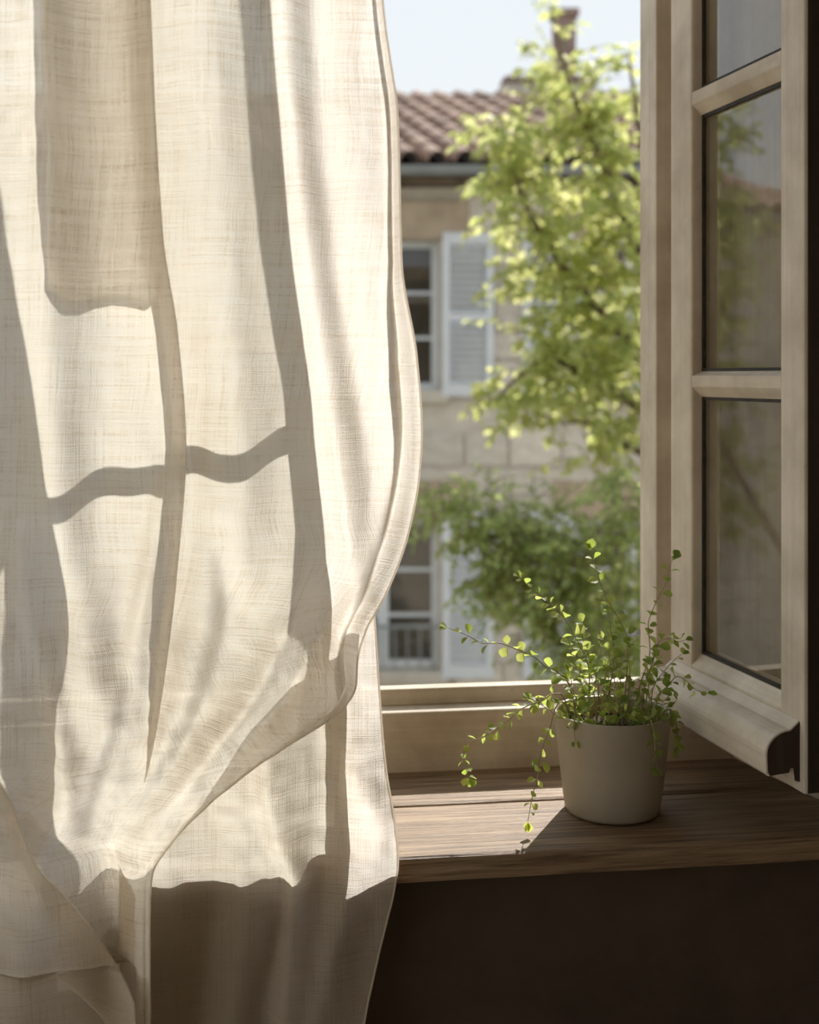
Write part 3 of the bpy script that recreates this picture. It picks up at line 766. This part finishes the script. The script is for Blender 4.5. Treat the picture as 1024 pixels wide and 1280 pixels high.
def casement(xc, z0, z1, rail):
    wn_ = empty('window', (xc, .14, z0), 0, house); H = z1-z0; w = WHW*2; e = .055
    fr = MB().box(-w/2, -w/2+e, 0, .06, 0, H).box(w/2-e, w/2, 0, .06, 0, H).box(-w/2+e, w/2-e, 0, .06, H-e, H).box(-w/2+e, w/2-e, 0, .06, 0, e)
    fr.build('frame', M['shutter'], wn_)
    MB().box(-.05, .05, -.01, .05, e, H-e).build('meeting_stile', M['shutter'], wn_)
    pw = (w-2*e-.10)/2
    for k in range(1, 3):
        z_ = e+(H-2*e)*k/3
        for s in (-1, 1): a, b = sorted((s*.05, s*(.05+pw))); MB().box(a, b, .005, .04, z_-.014, z_+.014).build('glazing_bar', M['shutter'], wn_)
    for k in range(3):
        for s in (-1, 1):
            a, b = sorted((s*.05, s*(.05+pw))); za = e+(H-2*e)*k/3+.014*(k > 0); zb = e+(H-2*e)*(k+1)/3-.014*(k < 2)
            MB().box(a, b, .022, .026, za, zb).build('pane', M['glass'], wn_)
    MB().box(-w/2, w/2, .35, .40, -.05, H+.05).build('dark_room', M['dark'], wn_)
    MB().box(-w/2-.09, w/2+.09, -.19, .06, -.11, -.005).build('window_sill', M['stone'], wn_, bevel=.01)
    if rail:
        for k in range(9):
            x = -w/2+.05+(w-.1)*k/8; MB().box(x-.007, x+.007, -.16, -.146, 0, .36).build('railing_bar', M['zinc'], wn_)
        MB().box(-w/2, w/2, -.165, -.14, .36, .385).build('railing_top', M['zinc'], wn_)
for b in BAYS:
    for i, (z0, z1) in enumerate(FLOORS):
        casement(b, z0, z1, i == 1)
        sw = hx(617)-hx(553); sc = hx(585)-hx(478)
        for s in (-1, 1): shutter(b+s*sc, z0-.055, z1+.06, sw)
        MB().box(b-WHW-.22, b+WHW+.26, -.035, .05, z1+.005, z1+.34).build('lintel', M['lintel'], house, bevel=.02)
# roof
RY, RZ = 3.3, hz(125)
RZ = EYE+2.6+(470-125)*(DH+RY)/FPX
ey, ez = -.32, EAVE+.03
slope = math.atan2(RZ-ez, RY-ey); SL = math.hypot(RZ-ez, RY-ey)
roof = MB().prism([(ey, ez-.03), (RY, RZ-.06), (2*RY-ey, ez-.03), (2*RY-ey, ez-.12), (RY, RZ-.16), (ey, ez-.12)], W0-.3, W1+.3).build('roof', M['roof_deck'], house)
TW = .225; TR = .40; skew = math.radians(12)
def tile_mesh(name, n=6):
    mb = MB(); r = TW*.42
    for y, sc, dz in ((0, 1.0, .008), (TR+.05, .93, .0)):
        for off in (0, -.016):
            for k in range(n+1):
                w = math.pi*k/n; mb.v.append((-math.cos(w)*(r*sc+off), y, math.sin(w)*(r*sc*1.05+off)+dz))
    K = n+1
    for k in range(n):
        mb.f += [(k, k+1, 2*K+k+1, 2*K+k), (K+k+1, K+k, 3*K+k, 3*K+k+1), (k+1, k, K+k, K+k+1), (2*K+k, 2*K+k+1, 3*K+k+1, 3*K+k)]
    mb.f += [(0, K, 3*K, 2*K), (K-1, 2*K-1, 4*K-1, 3*K-1)]
    return mb.mesh(name)
TILE = tile_mesh('tile'); TILE.materials.append(M['tile'])
TM = Matrix.Translation((0, ey, ez)) @ Matrix.Rotation(slope, 4, 'X') @ Matrix.Rotation(skew, 4, 'Z')
nrow = int(SL/math.cos(skew)/TR)+1; far = MB(); ntile = 0
tv = [v.co.copy() for v in TILE.vertices]; tf = [tuple(p.vertices) for p in TILE.polygons]
for ci in range(int((W0-1.2)/TW), int((W1+.3)/TW)):
    for ri in range(nrow):
        x = ci*TW; y = ri*TR; X = x*math.cos(skew)
        px_ = (Matrix.Rotation(skew, 4, 'Z') @ Vector((x, y, 0)))
        # lay the courses parallel to the eave
        y_al = y-x*math.tan(skew)
        loc = TM @ Vector((x, y_al, random.uniform(0, .006)))
        if loc.y < ey-.05 or loc.y > RY-.02 or not (W0-.2 < loc.x < W1+.2): continue
        mt = Matrix.Translation(loc) @ Matrix.Rotation(slope, 4, 'X') @ Matrix.Rotation(skew+random.uniform(-.02, .02), 4, 'Z')
        dpt = DH+loc.y; uu = 512+loc.x*FPX/dpt
        if 440 < uu < 815 and ntile < 300:
            o = bpy.data.objects.new('tile', TILE); C.objects.link(o); o.parent = roof; o.matrix_local = mt; ntile += 1
        else:
            n = len(far.v); far.v += [tuple(mt @ q) for q in tv]; far.f += [tuple(n+i for i in q) for q in tf]
o = far.build('tile_courses', M['tile'], roof); o['kind'] = 'stuff'
print('tiles', ntile)
MB().tube([(W0-.2, RY, RZ-.02), (W1+.2, RY, RZ-.02)], .085, 10).build('ridge_cap', M['tile'], roof, smooth=True)
# gutter: half-round channel under the eave
gp = []
for k in range(9):
    w = math.pi+math.pi*k/8; gp.append((ey-.06+.075*math.cos(w), ez-.04+.075*math.sin(w)))
for k in range(9):
    w = 2*math.pi-math.pi*k/8; gp.append((ey-.06+.066*math.cos(w), ez-.04+.066*math.sin(w)))
MB().prism(gp, W0-.3, W1+.3).build('gutter', M['zinc'], house)
MB().box(W0, W1, ey+.02, .02, ez-.16, ez-.10).build('eave_board', M['bark'], house)
# chimney: broad plinth behind the ridge, cap slab, tall narrow stack built of bricks
DC = DH+RY+.5; cx = lambda u: (u-512)*DC/FPX; cz = lambda v: EYE+2.6+(470-v)*DC/FPX
chim = empty('chimney', (0, RY+.5, 0), 0, house)
MB().prism([(cx(612), cz(140)), (cx(740), cz(140)), (cx(740), cz(110)), (cx(629), cz(110)), (cx(622), cz(117))], -.3, .4, 'y').build('plinth', M['stone'], chim)
MB().prism([(cx(624), cz(110)), (cx(743), cz(110)), (cx(746), cz(104)), (cx(629), cz(104))], -.36, .46, 'y').build('cap_slab', M['brick'], chim)
BRK = MB().box(-.5, .5, -.5, .5, -.5, .5).mesh('brick'); BRK.materials.append(M['brick'])
sx0, sx1, sz0, sz1 = cx(691), cx(719), cz(104), cz(20)
MB().box(sx0+.012, sx1-.012, -.11, .11, sz0, sz1-.02).build('stack_core', M['mortar'], chim)
ncr = int((sz1-sz0)/.075)
for k in range(ncr):
    z = sz0+(k+.5)*(sz1-sz0)/ncr; hgt = (sz1-sz0)/ncr-.010; w = sx1-sx0
    cut = .62 if k % 2 else .38
    for a, b in ((0, cut), (cut, 1)):
        for yy_ in (-.065, .065):
            o = bpy.data.objects.new('brick', BRK); C.objects.link(o); o.parent = chim
            o.location = (sx0+w*(a+b)/2, yy_, z); o.scale = (w*(b-a)-.010, .12, hgt)
MB().box(sx0-.03, sx1+.03, -.16, .16, sz1-.02, sz1+.05).build('stack_cap', M['brick'], chim)

# greenery ---------------------------------------------------------------
TLEAF = [leaf_mesh('tree_leaf_a', [(0, .06), (.3, .24), (.65, .22), (1, .03)], .22, .1), leaf_mesh('tree_leaf_b', [(0, .06), (.35, .32), (.7, .26), (1, .03)], .15, .1)]
for me in TLEAF: me.materials.append(M['tree_leaf_single'])
SLEAF = [me.copy() for me in TLEAF]
for me in SLEAF: me.materials.clear(); me.materials.append(M['shrub_leaf_single'])
def greenery(name, base, label, cat, depth, blobs, branches, leaf_len, mats, leaf_meshes, trunk_r, group=None, droop=.35, singles=300, dens=.62):
    root_ = tag(empty(name, base), label, cat, group); base = Vector(base)
    for i, br in enumerate(branches):
        pts = [at_depth(u, v, d)-base for u, v, d in br] if len(br[0]) == 3 and abs(br[0][0]) > 20 else [Vector(p) for p in br]
        sp = spline(pts, 6); r0 = trunk_r if i == 0 else trunk_r*.38
        MB().tube(sp, [max(.004, r0*(1-.85*k/(len(sp)-1))) for k in range(len(sp))], 7).build('trunk' if i == 0 else 'branch', M['bark'], root_, smooth=True)
    mats_l = []; twigs = MB()
    for (u, v, ru, rv, n, dd) in blobs:
        for _ in range(int(n*dens)):
            while True:
                a, b, c_ = random.uniform(-1, 1), random.uniform(-1, 1), random.uniform(-1, 1)
                if a*a+b*b+c_*c_ < 1: break
            D = depth+dd+c_*min(.9, .5*(ru+rv)*depth/FPX*1.2)
            p = at_depth(u+a*ru, v+b*rv, D)-base
            d = Vector((random.gauss(0, 1), random.gauss(0, 1), random.gauss(.1, .55))).normalized()
            Lt = random.uniform(.14, .32); k = random.randint(6, 10); q = p.copy(); pts = [q.copy()]
            for j in range(k):
                d = (d+Vector((0, 0, -droop/k*1.6))).normalized(); q = q+d*Lt/k; pts.append(q.copy())
                side = d.cross(Vector((0, 0, 1))); side = side.normalized() if side.length > .01 else Vector((1, 0, 0))
                ld = (side*(1 if j % 2 else -1)*random.uniform(.6, 1)+d*random.uniform(.3, .8)+Vector((random.gauss(0, .25), random.gauss(0, .25), random.uniform(-.7, .15)))).normalized()
                up = Vector((random.gauss(0, .5), random.gauss(0, .5), 1)); x = ld.cross(up); x.normalize(); z = x.cross(ld)
                mt = Matrix((x, ld, z)).transposed().to_4x4(); mt.translation = q
                s = leaf_len*random.uniform(.65, 1.25); mats_l.append((mt @ Matrix.Diagonal((s, s, s, 1)), random.random(), random.randrange(2)))
            twigs.tube(pts, .0022, 3, cap=False)
    tw = twigs.build('twigs', M['bark'], root_); tw['kind'] = 'stuff'
    random.shuffle(mats_l)
    mats_l.sort(key=lambda q: (q[0].translation+base).y-q[1]*.5)
    for mt, tone, k in mats_l[:singles]:
        o = bpy.data.objects.new('leaf', leaf_meshes[k]); C.objects.link(o); o.parent = root_; o.matrix_local = mt
    V, F, TN = [], [], []
    src = [([tuple(v.co) for v in me.vertices], [tuple(p.vertices) for p in me.polygons]) for me in leaf_meshes]
    arrs = [np.array([(*c_, 1) for c_ in s[0]]) for s in src]
    n = 0
    for mt, tone, k in mats_l[singles:]:
        w = arrs[k] @ np.array(mt).T; V.extend(map(tuple, w[:, :3])); F.extend(tuple(n+i for i in q) for q in src[k][1]); n += len(arrs[k]); TN += [tone]*len(arrs[k])
    me = bpy.data.meshes.new('foliage'); me.from_pydata(V, [], F)
    at = me.attributes.new('tone', 'FLOAT', 'POINT'); at.data.foreach_set('value', TN)
    o = mesh_obj('foliage', me, mats, root_); o['kind'] = 'stuff'
    print(name, len(mats_l)); return root_
DT = 7.2
tb = at_depth(900, 470, DT+.1); tb.z = -2.6
def drop(u, v, d): return (u, v, d)
greenery('garden_tree', tb, 'leafy pale green tree reaching in front of the tile roof and chimney', 'tree', DT, [
    (632, 175, 40, 50, 60, 0), (655, 250, 50, 55, 85, 0), (690, 345, 55, 70, 110, .1), (715, 150, 50, 45, 65, .1), (765, 170, 45, 60, 85, 0),
    (765, 265, 55, 60, 105, 0), (755, 370, 60, 75, 140, .1), (775, 470, 50, 70, 130, 0), (690, 440, 50, 50, 85, 0), (640, 490, 36, 26, 28, -.1),
    (705, 500, 50, 36, 50, 0), (700, 95, 18, 40, 20, 0), (690, 45, 9, 34, 10, 0), (790, 95, 14, 36, 12, 0), (760, 560, 45, 40, 50, .2),
    (835, 300, 40, 180, 60, .3), (672, 80, 16, 22, 7, 0), (735, 85, 10, 22, 5, 0)],
    [[(0, 0, 0), (-.08, .02, 1.6), (-.14, .03, 3.0), (-.20, .0, 4.4), (-.34, 0, 5.4)],
     [(880, 470, DT+.1), (800, 320, DT), (756, 207, DT), (727, 145, DT), (705, 85, DT), (692, 15, DT)],
     [(880, 520, DT+.1), (770, 410, DT), (695, 320, DT), (655, 250, DT), (634, 180, DT-.05), (626, 140, DT-.05)],
     [(880, 560, DT+.1), (750, 480, DT), (690, 450, DT), (650, 470, DT-.1), (620, 500, DT-.1)],
     [(880, 380, DT+.1), (815, 230, DT), (795, 130, DT), (786, 66, DT)],
     [(880, 600, DT+.1), (790, 560, DT+.1), (740, 530, DT), (700, 530, DT)]],
    .080, M['tree_leaf'], TLEAF, .09)
DS = 5.5
sb = at_depth(690, 470, DS+.1); sb.z = -2.6
greenery('climbing_shrub', sb, 'dense green shrub in front of the house, lower than the leafy tree', 'shrub', DS, [
    (548, 612, 26, 22, 22, 0), (590, 640, 34, 36, 50, 0), (645, 665, 50, 44, 95, 0), (700, 680, 44, 46, 80, 0), (630, 715, 44, 36, 70, 0),
    (690, 745, 60, 40, 85, 0), (760, 720, 50, 50, 60, .1), (775, 620, 34, 40, 40, 0), (740, 810, 70, 50, 90, 0), (800, 800, 60, 60, 70, 0), (820, 680, 50, 80, 60, 0)],
    [[(0, 0, 0), (.03, .02, .6), (-.05, 0, 1.2), (.05, 0, 1.9)], [(690, 800, DS), (650, 730, DS), (620, 680, DS), (560, 610, DS)], [(690, 800, DS), (700, 720, DS), (705, 660, DS)], [(695, 810, DS), (770, 740, DS), (780, 640, DS)]],
    .046, M['shrub_leaf'], SLEAF, .035, droop=.5, dens=.95)
lb = Vector((-4.3, 7.6, -2.6))
greenery('garden_tree', lb, 'leafy green tree standing before the house behind the linen curtain', 'tree', 8.0, [
    (-520, 90, 110, 90, 130, .3), (-500, 260, 140, 140, 260, .3), (-480, 460, 140, 150, 220, .3), (-540, 640, 130, 120, 120, .3)],
    [[(0, 0, 0), (.05, .02, 1.6), (-.05, .03, 3.0), (.1, .0, 4.6)], [(-.03, .02, 2.4), (.6, .1, 3.4), (1.0, .1, 4.2)], [(-.03, .02, 2.2), (-.5, .1, 3.2), (-.8, .1, 4.4)]],
    .10, M['shrub_leaf'], SLEAF, .11, singles=60, dens=.8)
